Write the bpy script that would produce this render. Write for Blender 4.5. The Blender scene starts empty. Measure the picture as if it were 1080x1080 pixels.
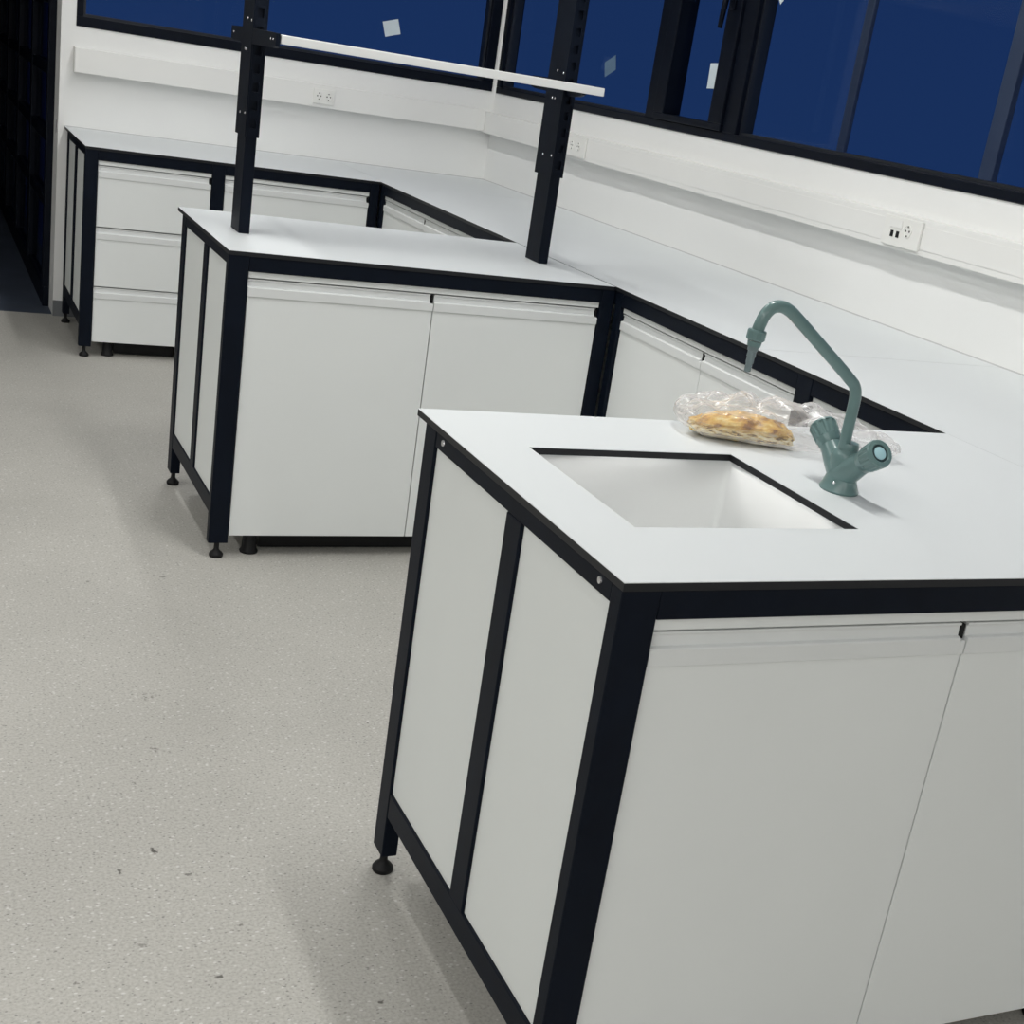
import bpy, bmesh, math, random
from mathutils import Vector, Matrix, noise
random.seed(7)
D = bpy.data
C = bpy.context.scene.collection
scene = bpy.context.scene

# ------------------------------------------------------------------ camera
F_PX = 1438.43
ROLL, PITCH, YAW = 0.1660, 0.3454, 0.4808
CAM = Vector((-0.8172, -1.3877, 1.4758))
fwd = Vector((math.sin(YAW)*math.cos(PITCH), math.cos(YAW)*math.cos(PITCH), -math.sin(PITCH)))
rgt = Vector((math.cos(YAW), -math.sin(YAW), 0))
upv = rgt.cross(fwd)
r2 = math.cos(ROLL)*rgt + math.sin(ROLL)*upv
u2 = -math.sin(ROLL)*rgt + math.cos(ROLL)*upv
cd = D.cameras.new('camera')
cam = D.objects.new('camera', cd)
C.objects.link(cam)
m = Matrix((r2, u2, -fwd)).transposed().to_4x4()
m.translation = CAM
cam.matrix_world = m
cd.sensor_width = 36
cd.sensor_fit = 'HORIZONTAL'
cd.lens = F_PX/1080*36
cd.shift_x = -50.73/1080
cd.shift_y = 66.31/1080
cd.clip_start = 0.02
scene.camera = cam

# ------------------------------------------------------------------ world: deep blue dusk outside
w = D.worlds.new('dusk')
scene.world = w
w.use_nodes = True
nt = w.node_tree
bg = nt.nodes['Background']
tc = nt.nodes.new('ShaderNodeTexCoord')
sep = nt.nodes.new('ShaderNodeSeparateXYZ')
nt.links.new(tc.outputs['Generated'], sep.inputs[0])
ramp = nt.nodes.new('ShaderNodeValToRGB')
ramp.color_ramp.elements[0].position = 0.35
ramp.color_ramp.elements[0].color = (0.012, 0.036, 0.112, 1)
ramp.color_ramp.elements[1].position = 0.75
ramp.color_ramp.elements[1].color = (0.008, 0.023, 0.090, 1)
mp = nt.nodes.new('ShaderNodeMapRange')
mp.inputs['From Min'].default_value = -1
nt.links.new(sep.outputs['Z'], mp.inputs['Value'])
nt.links.new(mp.outputs[0], ramp.inputs[0])
nt.links.new(ramp.outputs[0], bg.inputs[0])
bg.inputs[1].default_value = 1.0

# ------------------------------------------------------------------ ceiling lamps' light (their housings follow with the objects)
LAMPS = [(0.5, 1.22, 35.0), (0.5, 4.29, 23.0), (-0.5, -6.0, 32.0), (-0.5, -4.0, 21.0), (-0.5, 2.65, 18.0),
         (-2.6, -6.0, 36.0), (-2.6, -4.3, 35.0), (-2.6, -2.6, 30.0), (-2.6, -0.9, 25.0), (-2.6, 0.8, 12.0), (-2.6, 2.65, 27.0)]
LAMP_Z = 3.2
def lamp_light(x, y, power):
    l = D.lights.new('tube_light', 'AREA')
    l.shape = 'RECTANGLE'
    l.size = 0.09
    l.size_y = 1.38
    l.energy = power
    l.color = (1.0, 0.995, 0.97)
    o = D.objects.new('tube_light', l)
    o.location = (x, y, LAMP_Z-0.006)
    C.objects.link(o)
for x, y, power in LAMPS:
    lamp_light(x, y, power)

vs = scene.view_settings
vs.view_transform = 'Standard'
vs.look = 'None'
vs.gamma = 1
vs.use_curve_mapping = False
vs.exposure = 0.03

# ------------------------------------------------------------------ dimensions (metres)
H = 0.90            # worktop top
TT = 0.0125         # worktop thickness
XW = 1.191          # front of the bench along the window wall
XR = 2.028          # window wall
YW = 5.710          # back wall
FY0, FY1 = 0.003, 0.812
MY0, MY1 = 2.404, 3.206
BY0 = 4.868
BXL = -0.106
SEAM = 1.583

# ------------------------------------------------------------------ materials
def mat(name, col, rough=0.5, metal=0.0, spec=0.5):
    ma = D.materials.new(name)
    ma.use_nodes = True
    b = ma.node_tree.nodes['Principled BSDF']
    b.inputs['Base Color'].default_value = (*col, 1)
    b.inputs['Roughness'].default_value = rough
    b.inputs['Metallic'].default_value = metal
    b.inputs['Specular IOR Level'].default_value = spec
    return ma
def vary(ma, amount=0.06, scale=6.0, rough_amt=0.0, bump=0.0, bscale=200.0):
    """soft noise variation of the base colour and a fine bump"""
    nt = ma.node_tree
    b = nt.nodes['Principled BSDF']
    c = b.inputs['Base Color'].default_value[:]
    t = nt.nodes.new('ShaderNodeTexCoord')
    n = nt.nodes.new('ShaderNodeTexNoise')
    n.inputs['Scale'].default_value = scale
    n.inputs['Detail'].default_value = 4
    nt.links.new(t.outputs['Object'], n.inputs['Vector'])
    r = nt.nodes.new('ShaderNodeValToRGB')
    r.color_ramp.elements[0].position = 0.3
    r.color_ramp.elements[1].position = 0.7
    r.color_ramp.elements[0].color = (*[v*(1-amount) for v in c[:3]], 1)
    r.color_ramp.elements[1].color = (*[min(1, v*(1+amount*0.5)) for v in c[:3]], 1)
    nt.links.new(n.outputs[0], r.inputs[0])
    nt.links.new(r.outputs[0], b.inputs['Base Color'])
    if bump:
        n2 = nt.nodes.new('ShaderNodeTexNoise')
        n2.inputs['Scale'].default_value = bscale
        nt.links.new(t.outputs['Object'], n2.inputs['Vector'])
        bp = nt.nodes.new('ShaderNodeBump')
        bp.inputs['Strength'].default_value = bump
        bp.inputs['Distance'].default_value = 0.002
        nt.links.new(n2.outputs[0], bp.inputs['Height'])
        nt.links.new(bp.outputs[0], b.inputs['Normal'])
    return ma

M = {}
M['wall'] = vary(mat('white_paint', (0.865, 0.87, 0.86), 0.7, 0, 0.3), 0.02, 1.5, bump=0.15, bscale=60)
M['ceiling'] = vary(mat('ceiling_paint', (0.75, 0.75, 0.74), 0.9), 0.02, 2)
M['laminate'] = vary(mat('white_laminate', (0.745, 0.775, 0.785), 0.42, 0, 0.4), 0.015, 2.0, bump=0.05, bscale=400)
M['edge'] = mat('black_laminate_core', (0.012, 0.013, 0.016), 0.45, 0, 0.3)
M['steel'] = vary(mat('dark_navy_powder_coated_steel', (0.0030, 0.0058, 0.0130), 0.5, 0, 0.13), 0.2, 12, bump=0.1, bscale=600)
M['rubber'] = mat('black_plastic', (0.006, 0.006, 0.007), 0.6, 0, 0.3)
M['door'] = vary(mat('white_melamine', (0.83, 0.855, 0.85), 0.5, 0, 0.4), 0.015, 3.0)
M['panel'] = vary(mat('white_end_panel', (0.81, 0.84, 0.83), 0.5, 0, 0.4), 0.015, 3.0)
M['profile'] = vary(mat('pale_grey_handle_profile', (0.77, 0.79, 0.79), 0.5, 0.0, 0.3), 0.02, 8)
M['trunk'] = vary(mat('white_plastic_trunking', (0.86, 0.86, 0.84), 0.5), 0.015, 4)
M['socket'] = mat('socket_white', (0.86, 0.86, 0.83), 0.35)
M['socket_dark'] = mat('socket_hole', (0.08, 0.08, 0.075), 0.5)
M['metal'] = mat('bright_screw_metal', (0.75, 0.75, 0.78), 0.25, 1.0)
M['basin'] = vary(mat('grey_white_polypropylene', (0.835, 0.845, 0.84), 0.6), 0.03, 3)
M['frame'] = vary(mat('black_window_frame', (0.003, 0.005, 0.011), 0.45, 0, 0.13), 0.2, 9)
M['gasket'] = mat('grey_glazing_bead', (0.008, 0.011, 0.018), 0.5)
M['tap'] = vary(mat('grey_green_epoxy', (0.135, 0.225, 0.222), 0.28, 0, 0.55), 0.05, 20)
M['tapdark'] = mat('grey_green_groove', (0.03, 0.055, 0.06), 0.5)
M['tapcap'] = mat('pale_blue_plastic_cap', (0.42, 0.66, 0.72), 0.35)
M['nozzle'] = mat('grey_plastic_nozzle', (0.16, 0.21, 0.22), 0.4)
M['paper'] = mat('pale_paper', (0.62, 0.70, 0.74), 0.8)
M['paper_dim'] = mat('faded_blue_paper', (0.10, 0.17, 0.26), 0.8)
M['shelf'] = vary(mat('white_shelf_laminate', (0.80, 0.81, 0.80), 0.45), 0.015, 3)
M['base'] = mat('grey_skirting', (0.16, 0.17, 0.18), 0.5)
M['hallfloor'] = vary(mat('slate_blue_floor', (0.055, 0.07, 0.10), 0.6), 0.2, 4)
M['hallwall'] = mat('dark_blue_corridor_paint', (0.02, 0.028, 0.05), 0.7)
M['farwall'] = vary(mat('grey_paint', (0.45, 0.45, 0.44), 0.8), 0.02, 2)
M['housing'] = mat('white_lamp_housing', (0.85, 0.85, 0.85), 0.5)
M['post'] = vary(mat('dim_reflection_blue', (0.050, 0.068, 0.115), 0.6), 0.1, 3)  # dim blue of the glass reflections, put on the added posts outside

def glass(name, tint, refl):
    ma = D.materials.new(name)
    ma.use_nodes = True
    nt = ma.node_tree
    nt.nodes.remove(nt.nodes['Principled BSDF'])
    out = nt.nodes['Material Output']
    tr = nt.nodes.new('ShaderNodeBsdfTransparent')
    tr.inputs[0].default_value = (*tint, 1)
    gl = nt.nodes.new('ShaderNodeBsdfGlossy')
    gl.inputs['Roughness'].default_value = 0.02
    gl.inputs[0].default_value = (0.8, 0.9, 1, 1)
    fr = nt.nodes.new('ShaderNodeFresnel')
    fr.inputs[0].default_value = refl
    mx = nt.nodes.new('ShaderNodeMixShader')
    # same reflectance on both faces of the pane: undo the node's own inversion on back faces
    geo = nt.nodes.new('ShaderNodeNewGeometry')
    io = nt.nodes.new('ShaderNodeMapRange')
    io.inputs['To Min'].default_value = refl
    io.inputs['To Max'].default_value = 1/refl
    nt.links.new(geo.outputs['Backfacing'], io.inputs['Value'])
    nt.links.new(io.outputs[0], fr.inputs[0])
    nt.links.new(fr.outputs[0], mx.inputs[0])
    nt.links.new(tr.outputs[0], mx.inputs[1])
    nt.links.new(gl.outputs[0], mx.inputs[2])
    nt.links.new(mx.outputs[0], out.inputs[0])
    return ma
M['glass'] = glass('window_glass', (0.93, 0.96, 1.0), 1.09)
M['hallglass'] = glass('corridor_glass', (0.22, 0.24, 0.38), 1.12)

def floor_material():
    ma = mat('speckled_vinyl', (0.5, 0.5, 0.46), 0.55, 0, 0.35)
    nt = ma.node_tree
    b = nt.nodes['Principled BSDF']
    L = nt.links.new
    def N(t): return nt.nodes.new(t)
    tc = N('ShaderNodeTexCoord')
    P = tc.outputs['Object']
    def ramp(src, stops):
        r = N('ShaderNodeValToRGB')
        while len(r.color_ramp.elements) < len(stops):
            r.color_ramp.elements.new(0.5)
        for e, (p, c) in zip(r.color_ramp.elements, stops):
            e.position = p
            e.color = (*c, 1) if not isinstance(c, float) else (c, c, c, 1)
        L(src, r.inputs[0])
        return r.outputs[0]
    def mix(a, bcol, fac, mode='MIX'):
        x = N('ShaderNodeMix')
        x.data_type = 'RGBA'
        x.blend_type = mode
        L(fac, x.inputs[0]) if not isinstance(fac, float) else setattr(x.inputs[0], 'default_value', fac)
        for s, i in ((a, 6), (bcol, 7)):
            if isinstance(s, tuple):
                x.inputs[i].default_value = (*s, 1)
            else:
                L(s, x.inputs[i])
        return x.outputs[2]
    n1 = N('ShaderNodeTexNoise'); n1.inputs['Scale'].default_value = 170; n1.inputs['Detail'].default_value = 3
    L(P, n1.inputs['Vector'])
    col = ramp(n1.outputs[0], [(0.32, (0.385, 0.372, 0.345)), (0.5, (0.455, 0.442, 0.408)), (0.68, (0.505, 0.495, 0.465))])
    for sc, thr, c in ((62, 0.16, (0.66, 0.655, 0.63)), (75, 0.15, (0.19, 0.185, 0.175)), (120, 0.17, (0.29, 0.28, 0.26)), (40, 0.10, (0.65, 0.645, 0.63))):
        v = N('ShaderNodeTexVoronoi'); v.inputs['Scale'].default_value = sc
        mpn = N('ShaderNodeMapping'); mpn.inputs['Location'].default_value = (sc*0.37, sc*0.11, 0)
        mpn.inputs['Scale'].default_value = (1, 1.5, 1)
        L(P, mpn.inputs[0]); L(mpn.outputs[0], v.inputs['Vector'])
        sepc = N('ShaderNodeSeparateColor'); L(v.outputs['Color'], sepc.inputs[0])
        keep = N('ShaderNodeMath'); keep.operation = 'GREATER_THAN'; keep.inputs[1].default_value = 0.55
        L(sepc.outputs[0], keep.inputs[0])
        d = ramp(v.outputs['Distance'], [(thr, 1.0), (thr+0.07, 0.0)])
        mu = N('ShaderNodeMath'); mu.operation = 'MULTIPLY'
        L(d, mu.inputs[0]); L(keep.outputs[0], mu.inputs[1])
        mu2 = N('ShaderNodeMath'); mu2.operation = 'MULTIPLY'; mu2.inputs[1].default_value = 0.75
        L(mu.outputs[0], mu2.inputs[0])
        col = mix(col, c, mu2.outputs[0])
    # large soft wear
    n2 = N('ShaderNodeTexNoise'); n2.inputs['Scale'].default_value = 1.6; n2.inputs['Detail'].default_value = 5
    L(P, n2.inputs['Vector'])
    col = mix(col, ramp(n2.outputs[0], [(0.3, 0.90), (0.7, 1.03)]), 1.0, 'MULTIPLY')
    # tracked-in dirt spots
    n3 = N('ShaderNodeTexNoise'); n3.inputs['Scale'].default_value = 75; n3.inputs['Detail'].default_value = 5
    L(P, n3.inputs['Vector'])
    spots = [(-0.390,0.878,.034,1.0),(-0.341,0.788,.036,.7),(-0.459,0.823,.024,.9),(-0.335,1.274,.048,.8),(-0.382,1.127,.042,.9),
             (-0.345,0.485,.026,.9),(-0.566,0.517,.03,.7),(-0.533,0.714,.02,.9),(-0.358,2.226,.03,.7),(-0.154,2.263,.035,.5),
             (0.164,1.328,.03,.7),(-0.107,0.362,.020,.9),(-0.30,1.52,.06,.6),(-0.46,0.60,.05,.5),(-0.28,0.62,.02,.7),(-0.25,0.55,.02,.6)]
    for (x, y, r, k) in spots:
        vm = N('ShaderNodeVectorMath'); vm.operation = 'DISTANCE'; vm.inputs[1].default_value = (x, y, 0)
        L(P, vm.inputs[0])
        mr = N('ShaderNodeMapRange'); mr.inputs['From Min'].default_value = r; mr.inputs['From Max'].default_value = 0.0
        mr.inputs['To Min'].default_value = -0.34; mr.inputs['To Max'].default_value = 0.06
        mr.clamp = True
        L(vm.outputs['Value'], mr.inputs['Value'])
        ad = N('ShaderNodeMath'); ad.operation = 'ADD'
        L(n3.outputs[0], ad.inputs[0]); L(mr.outputs[0], ad.inputs[1])
        fac = ramp(ad.outputs[0], [(0.50, 0.0), (0.60, k)])
        col = mix(col, (0.09, 0.085, 0.075), fac)
    L(col, b.inputs['Base Color'])
    return ma
M['floor'] = floor_material()

# ------------------------------------------------------------------ mesh helpers
def BM():
    return bmesh.new()
def box(bm, x0, x1, y0, y1, z0, z1, bev=0.0, rot=None, mi=0):
    r = bmesh.ops.create_cube(bm, size=1.0)
    vs_ = r['verts']
    for v in vs_:
        v.co = Vector(((x0+x1)/2 + v.co.x*(x1-x0), (y0+y1)/2 + v.co.y*(y1-y0), (z0+z1)/2 + v.co.z*(z1-z0)))
    faces = list({f for v in vs_ for f in v.link_faces})
    for f in faces:
        f.material_index = mi
    if bev > 0:
        es = list({e for v in vs_ for e in v.link_edges})
        bmesh.ops.bevel(bm, geom=es, offset=bev, segments=2, profile=0.5, affect='EDGES')
    return vs_
def prism(bm, pts, axis_fn, t0, t1):
    """extrude 2-D polygon pts (a,b); axis_fn(a,b,t) -> point"""
    n = len(pts)
    A = [bm.verts.new(axis_fn(a, b, t0)) for a, b in pts]
    B = [bm.verts.new(axis_fn(a, b, t1)) for a, b in pts]
    fs = [bm.faces.new(A), bm.faces.new(B[::-1])]
    for i in range(n):
        fs.append(bm.faces.new((A[i], B[i], B[(i+1) % n], A[(i+1) % n])))
    bmesh.ops.recalc_face_normals(bm, faces=fs)
def lathe(bm, prof, mtx, seg=28, ribs=None):
    """prof: list of (r,z); ribs: (count, depth, zmin, zmax) scallops"""
    rings = []
    for r, z in prof:
        ring = []
        for i in range(seg):
            a = 2*math.pi*i/seg
            rr = r
            if ribs and ribs[2] <= z <= ribs[3]:
                c = math.cos(a*ribs[0])
                rr = r - (ribs[1] if c < -0.2 else 0)
            ring.append(bm.verts.new(mtx @ Vector((rr*math.cos(a), rr*math.sin(a), z))))
        rings.append(ring)
    fs = []
    for A, B in zip(rings, rings[1:]):
        for i in range(seg):
            fs.append(bm.faces.new((A[i], A[(i+1) % seg], B[(i+1) % seg], B[i])))
    if prof[0][0] > 1e-6: fs.append(bm.faces.new(rings[0][::-1]))
    if prof[-1][0] > 1e-6: fs.append(bm.faces.new(rings[-1]))
    bmesh.ops.recalc_face_normals(bm, faces=fs)
def tube(bm, pts, radii, seg=20, cap=True):
    pts = [Vector(p) for p in pts]
    if not isinstance(radii, (list, tuple)): radii = [radii]*len(pts)
    tang = []
    for i in range(len(pts)):
        a = pts[max(i-1, 0)]; b = pts[min(i+1, len(pts)-1)]
        tang.append((b-a).normalized())
    n = tang[0].orthogonal().normalized()
    rings = []
    for p, t, r in zip(pts, tang, radii):
        n = (n - t*n.dot(t)).normalized()
        bn = t.cross(n)
        rings.append([bm.verts.new(p + r*(math.cos(2*math.pi*i/seg)*n + math.sin(2*math.pi*i/seg)*bn)) for i in range(seg)])
    fs = []
    for A, B in zip(rings, rings[1:]):
        for i in range(seg):
            fs.append(bm.faces.new((A[i], A[(i+1) % seg], B[(i+1) % seg], B[i])))
    if cap:
        fs.append(bm.faces.new(rings[0][::-1])); fs.append(bm.faces.new(rings[-1]))
    bmesh.ops.recalc_face_normals(bm, faces=fs)
def axis_mtx(origin, direction):
    q = Vector(direction).normalized().to_track_quat('Z', 'Y')
    return Matrix.Translation(Vector(origin)) @ q.to_matrix().to_4x4()

def root_of(o):
    while o.parent: o = o.parent
    return o
def obj(name, bm, ma, parent=None, smooth=False):
    """link a bmesh given in world coordinates as one object under parent"""
    me = D.meshes.new(name)
    if parent is not None:
        off = root_of(parent).location
        bmesh.ops.translate(bm, verts=bm.verts[:], vec=-off)
    bm.to_mesh(me); bm.free()
    for mm in (ma if isinstance(ma, (list, tuple)) else [ma]):
        me.materials.append(mm)
    if smooth:
        for p in me.polygons: p.use_smooth = True
    o = D.objects.new(name, me)
    C.objects.link(o)
    if parent is not None: o.parent = parent
    return o
def smooth_angle(o, deg=35):
    me = o.data
    for p in me.polygons: p.use_smooth = True
    bm = bmesh.new(); bm.from_mesh(me)
    lim = math.radians(deg)
    for e in bm.edges:
        if len(e.link_faces) == 2 and e.calc_face_angle(0) > lim: e.smooth = False
    bm.to_mesh(me); bm.free()
def thing(name, label, cat, loc, group=None):
    o = D.objects.new(name, None)
    o.empty_display_size = 0.1
    o.location = loc
    C.objects.link(o)
    o['label'] = label; o['category'] = cat
    if group: o['group'] = group
    return o
def tag(o, label, cat, group=None):
    o['label'] = label; o['category'] = cat
    if group: o['group'] = group
    return o
def struct(o, label=None):
    o['kind'] = 'structure'
    if label: o['label'] = label
    return o
def bx(name, ma, parent, *dims, bev=0.0):
    bm = BM(); box(bm, *dims, bev=bev)
    return obj(name, bm, ma, parent)

# ================================================================== THE SETTING
struct(bx('floor', M['floor'], None, -5.0, XR+0.25, -8.0, YW+0.02, -0.12, 0.0), 'pale grey speckled vinyl floor')
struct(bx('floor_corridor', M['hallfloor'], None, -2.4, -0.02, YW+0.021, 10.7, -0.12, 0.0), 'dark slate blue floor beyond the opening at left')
struct(bx('ceiling', M['ceiling'], None, -5.0, XR+0.25, -8.0, YW+0.2, 3.3, 3.42))
# back wall: low part below the window, high part above it, strip at left, lintel over the opening
WLX = -0.135        # left end of the back wall
BW0, BW1 = -0.069, 2.008      # back window
WZ0, WZ1 = 1.350, 2.63
bm = BM()
box(bm, WLX, XR+0.25, YW, YW+0.2, -0.1, WZ0)
box(bm, WLX, XR+0.25, YW, YW+0.2, WZ1, 3.32)
box(bm, WLX, BW0, YW, YW+0.2, WZ0, WZ1)
box(bm, BW1, XR+0.02, YW, YW+0.075, WZ0, WZ1)
box(bm, -1.5, WLX, YW, YW+0.2, 2.2, 3.32)
box(bm, -5.0, -1.5, YW, YW+0.2, -0.1, 3.32)
struct(obj('wall_back', bm, M['wall']), 'white back wall with a gap at its left end')
# window wall on the right
RY0, RY1 = -1.6, 5.687
bm = BM()
box(bm, XR, XR+0.2, -8.0, YW, -0.1, WZ0)
box(bm, XR, XR+0.2, -8.0, YW, WZ1, 3.32)
box(bm, XR, XR+0.075, RY1, YW, WZ0, WZ1)
box(bm, XR, XR+0.2, -8.0, RY0, WZ0, WZ1)
struct(obj('wall_right', bm, M['wall']), 'white wall under the long window')
struct(bx('wall_left', M['farwall'], None, -5.2, -5.0, -8.0, YW+0.2, -0.1, 3.32))
struct(bx('wall_front', M['farwall'], None, -5.2, XR+0.25, -8.2, -8.0, -0.1, 3.32))
# corridor beyond the opening
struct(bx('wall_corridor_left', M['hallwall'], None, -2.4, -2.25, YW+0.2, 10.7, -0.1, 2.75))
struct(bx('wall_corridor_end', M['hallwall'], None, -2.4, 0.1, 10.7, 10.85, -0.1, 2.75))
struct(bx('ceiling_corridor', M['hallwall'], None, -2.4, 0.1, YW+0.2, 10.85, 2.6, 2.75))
# grey skirting on the back wall under the bench
struct(bx('baseboard_back', M['base'], None, WLX, XR, YW-0.014, YW, 0.0, 0.075))
struct(bx('baseboard_right', M['base'], None, XR-0.014, XR, -8.0, YW-0.014, 0.0, 0.075))

# ---- windows
def window_back():
    root = struct(D.objects.new('window_1', None), 'wide dark blue window in the back wall')
    root.location = (BW0, YW+0.03, WZ0); C.objects.link(root)
    y0, y1 = YW-0.006, YW+0.075
    bm = BM()
    box(bm, BW0, BW1, y0, y1, WZ0, WZ0+0.045, bev=0.003)
    box(bm, BW0, BW1, y0, y1, WZ1-0.05, WZ1, bev=0.003)
    box(bm, BW0, BW0+0.03, y0, y1, WZ0+0.045, WZ1-0.05, bev=0.003)
    box(bm, BW1-0.055, BW1, y0, y1, WZ0+0.045, WZ1-0.05, bev=0.003)
    obj('window_frame', bm, M['frame'], root)
    bm = BM()
    a0, a1, z0, z1 = BW0+0.03, BW1-0.055, WZ0+0.045, WZ1-0.05
    box(bm, a0, a1, y0+0.02, y1-0.01, z0, z0+0.012)
    box(bm, a0, a1, y0+0.02, y1-0.01, z1-0.012, z1)
    box(bm, a0, a0+0.012, y0+0.02, y1-0.01, z0+0.012, z1-0.012)
    box(bm, a1-0.012, a1, y0+0.02, y1-0.01, z0+0.012, z1-0.012)
    obj('glazing_bead', bm, M['gasket'], root)
    bx('pane', M['glass'], root, a0+0.012, a1-0.012, YW+0.028, YW+0.034, z0+0.012, z1-0.012)
window_back()
def window_right():
    root = struct(D.objects.new('window_2', None), 'long dark blue window band in the right wall')
    root.location = (XR+0.03, RY0, WZ0); C.objects.link(root)
    x0, x1 = XR-0.006, XR+0.075
    zt = WZ1-0.05
    bm = BM()
    box(bm, x0, x1, RY0, RY1, WZ0-0.004, WZ0+0.028, bev=0.003)
    box(bm, x0, x1, RY0, RY1, zt, WZ1, bev=0.003)
    box(bm, x0, x1, RY1-0.04, RY1, WZ0+0.028, zt, bev=0.003)
    box(bm, x0, x1, RY0, RY0+0.05, WZ0+0.028, zt, bev=0.003)
    obj('window_frame', bm, M['frame'], root)
    for a, b in ((3.902, 3.990), (3.250, 3.344), (1.02, 1.10)):
        bx('mullion', M['frame'], root, x0+0.001, x1, a, b, WZ0+0.028, zt, bev=0.003)
    # opening sash between the two posts
    s0, s1 = 3.346, 3.900
    bm = BM()
    sx0 = x0-0.012
    box(bm, sx0, x1-0.01, s0, s1, WZ0+0.001+0.028, WZ0+0.055, bev=0.003)
    box(bm, sx0, x1-0.01, s0, s1, zt-0.06, zt-0.001, bev=0.003)
    box(bm, sx0, x1-0.01, s0, s0+0.098, WZ0+0.055, zt-0.06, bev=0.003)
    box(bm, sx0, x1-0.01, s1-0.085, s1, WZ0+0.055, zt-0.06, bev=0.003)
    sash = obj('sash', bm, M['frame'], root)
    bx('pane', M['glass'], sash, XR+0.028, XR+0.034, s0+0.098, s1-0.085, WZ0+0.055, zt-0.06)
    bm = BM()
    box(bm, sx0-0.010, sx0, s0+0.040, s0+0.072, 1.81, 1.91, bev=0.004)
    tube(bm, [(sx0-0.004, s0+0.056, 1.855), (sx0-0.030, s0+0.056, 1.855), (sx0-0.038, s0+0.057, 1.845), (sx0-0.038, s0+0.064, 1.80), (sx0-0.036, s0+0.072, 1.742)],
         [0.011, 0.011, 0.012, 0.011, 0.009], 14)
    smooth_angle(obj('sash_handle', bm, M['frame'], sash))
    for a, b in ((3.990, RY1-0.04), (1.10, 3.250), (RY0+0.05, 1.02)):
        z0 = WZ0+0.028
        bm = BM()
        box(bm, x0+0.02, x1-0.01, a, b, z0, z0+0.011)
        box(bm, x0+0.02, x1-0.01, a, b, zt-0.012, zt)
        box(bm, x0+0.02, x1-0.01, a, a+0.011, z0+0.011, zt-0.012)
        box(bm, x0+0.02, x1-0.01, b-0.011, b, z0+0.011, zt-0.012)
        obj('glazing_bead', bm, M['gasket'], root)
        bx('pane', M['glass'], root, XR+0.028, XR+0.034, a+0.011, b-0.011, z0+0.011, zt-0.012)
window_right()

# grey sealant bead where the worktops meet the walls
M['bead'] = mat('grey_sealant', (0.60, 0.60, 0.60), 0.7)
struct(bx('trim_2', M['bead'], None, BXL, XR-0.0045, YW-0.004, YW, H+0.0002, H+0.0035))
struct(bx('trim_3', M['bead'], None, XR-0.004, XR, FY0, YW-0.0002, H+0.0002, H+0.0035))
# ---- glazed partition running away along the corridor, seen through the opening
def partition():
    root = struct(D.objects.new('window_3', None), 'dark glazed partition beyond the left opening')
    root.location = (WLX, YW+0.2, 0); C.objects.link(root)
    x0, x1 = WLX-0.03, WLX+0.02
    y0, y1 = YW+0.205, 10.6
    bm = BM()
    box(bm, x0, x1, y0, y1, 0.0, 0.10, bev=0.003)
    box(bm, x0, x1, y0, y1, 2.45, 2.58, bev=0.003)
    obj('partition_rail', bm, M['frame'], root)
    ys = [y0 + (y1-y0)*i/5 for i in range(6)]
    for y in ys:
        bx('mullion', M['frame'], root, x0-0.004, x1, y-0.045 if y > y0 else y, y+0.045, 0.10, 2.45, bev=0.003)
    for a, b in zip(ys, ys[1:]):
        for zt_ in (0.51, 0.82, 1.13, 1.45, 1.77, 2.09):
            bx('transom', M['frame'], root, x0, x1, a+0.045, b-0.045, zt_-0.025, zt_+0.025, bev=0.003)
        bx('pane', M['hallglass'], root, x0+0.02, x0+0.026, a+0.045, b-0.045, 0.10, 2.45)
partition()
# door strike plate on the wall's edge
struct(bx('trim_1', M['metal'], None, WLX-0.004, WLX, YW+0.03, YW+0.055, 0.86, 0.92))

# ================================================================== WORKTOPS
def slab(name, x0, x1, y0, y1, label, hole=None, over=None):
    """compact-laminate worktop: white faces, black core at every edge"""
    bm = BM()
    xs = [x0, x1]; ys = [y0, y1]
    if hole:
        xs = [x0, hole[0], hole[1], x1]; ys = [y0, hole[2], hole[3], y1]
    V = {}
    for k, z in enumerate((H-TT, H-0.0012, H)):
        for i, x in enumerate(xs):
            for j, y in enumerate(ys):
                V[i, j, k] = bm.verts.new((x, y, z))
    nx, ny = len(xs)-1, len(ys)-1
    solid = lambda i, j: 0 <= i < nx and 0 <= j < ny and not (hole and i == 1 and j == 1)
    for i in range(nx):
        for j in range(ny):
            if not solid(i, j): continue
            f = bm.faces.new([V[i, j, 2], V[i+1, j, 2], V[i+1, j+1, 2], V[i, j+1, 2]]); f.material_index = 0
            f = bm.faces.new([V[i, j, 0], V[i, j+1, 0], V[i+1, j+1, 0], V[i+1, j, 0]]); f.material_index = 0
            for (di, dj, a, b) in ((-1, 0, (i, j+1), (i, j)), (1, 0, (i+1, j), (i+1, j+1)), (0, -1, (i, j), (i+1, j)), (0, 1, (i+1, j+1), (i, j+1))):
                if solid(i+di, j+dj): continue
                for k in (0, 1):
                    f = bm.faces.new([V[(*a, k)], V[(*b, k)], V[(*b, k+1)], V[(*a, k+1)]])
                    f.material_index = 1 if k == 0 else 0
    bmesh.ops.recalc_face_normals(bm, faces=bm.faces[:])
    t = thing(name, label, 'worktop', ((x0+x1)/2, (y0+y1)/2, H-TT))
    obj('top_panel', bm, [M['laminate'], M['edge']], t)
    return t
HOLE = (0.121, 0.516, 0.208, 0.596)
G = 0.001
slab('worktop', 0.0, XW-G, FY0, FY1, 'white worktop with a rectangular sink cut-out and the grey-green tap', HOLE)
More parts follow.
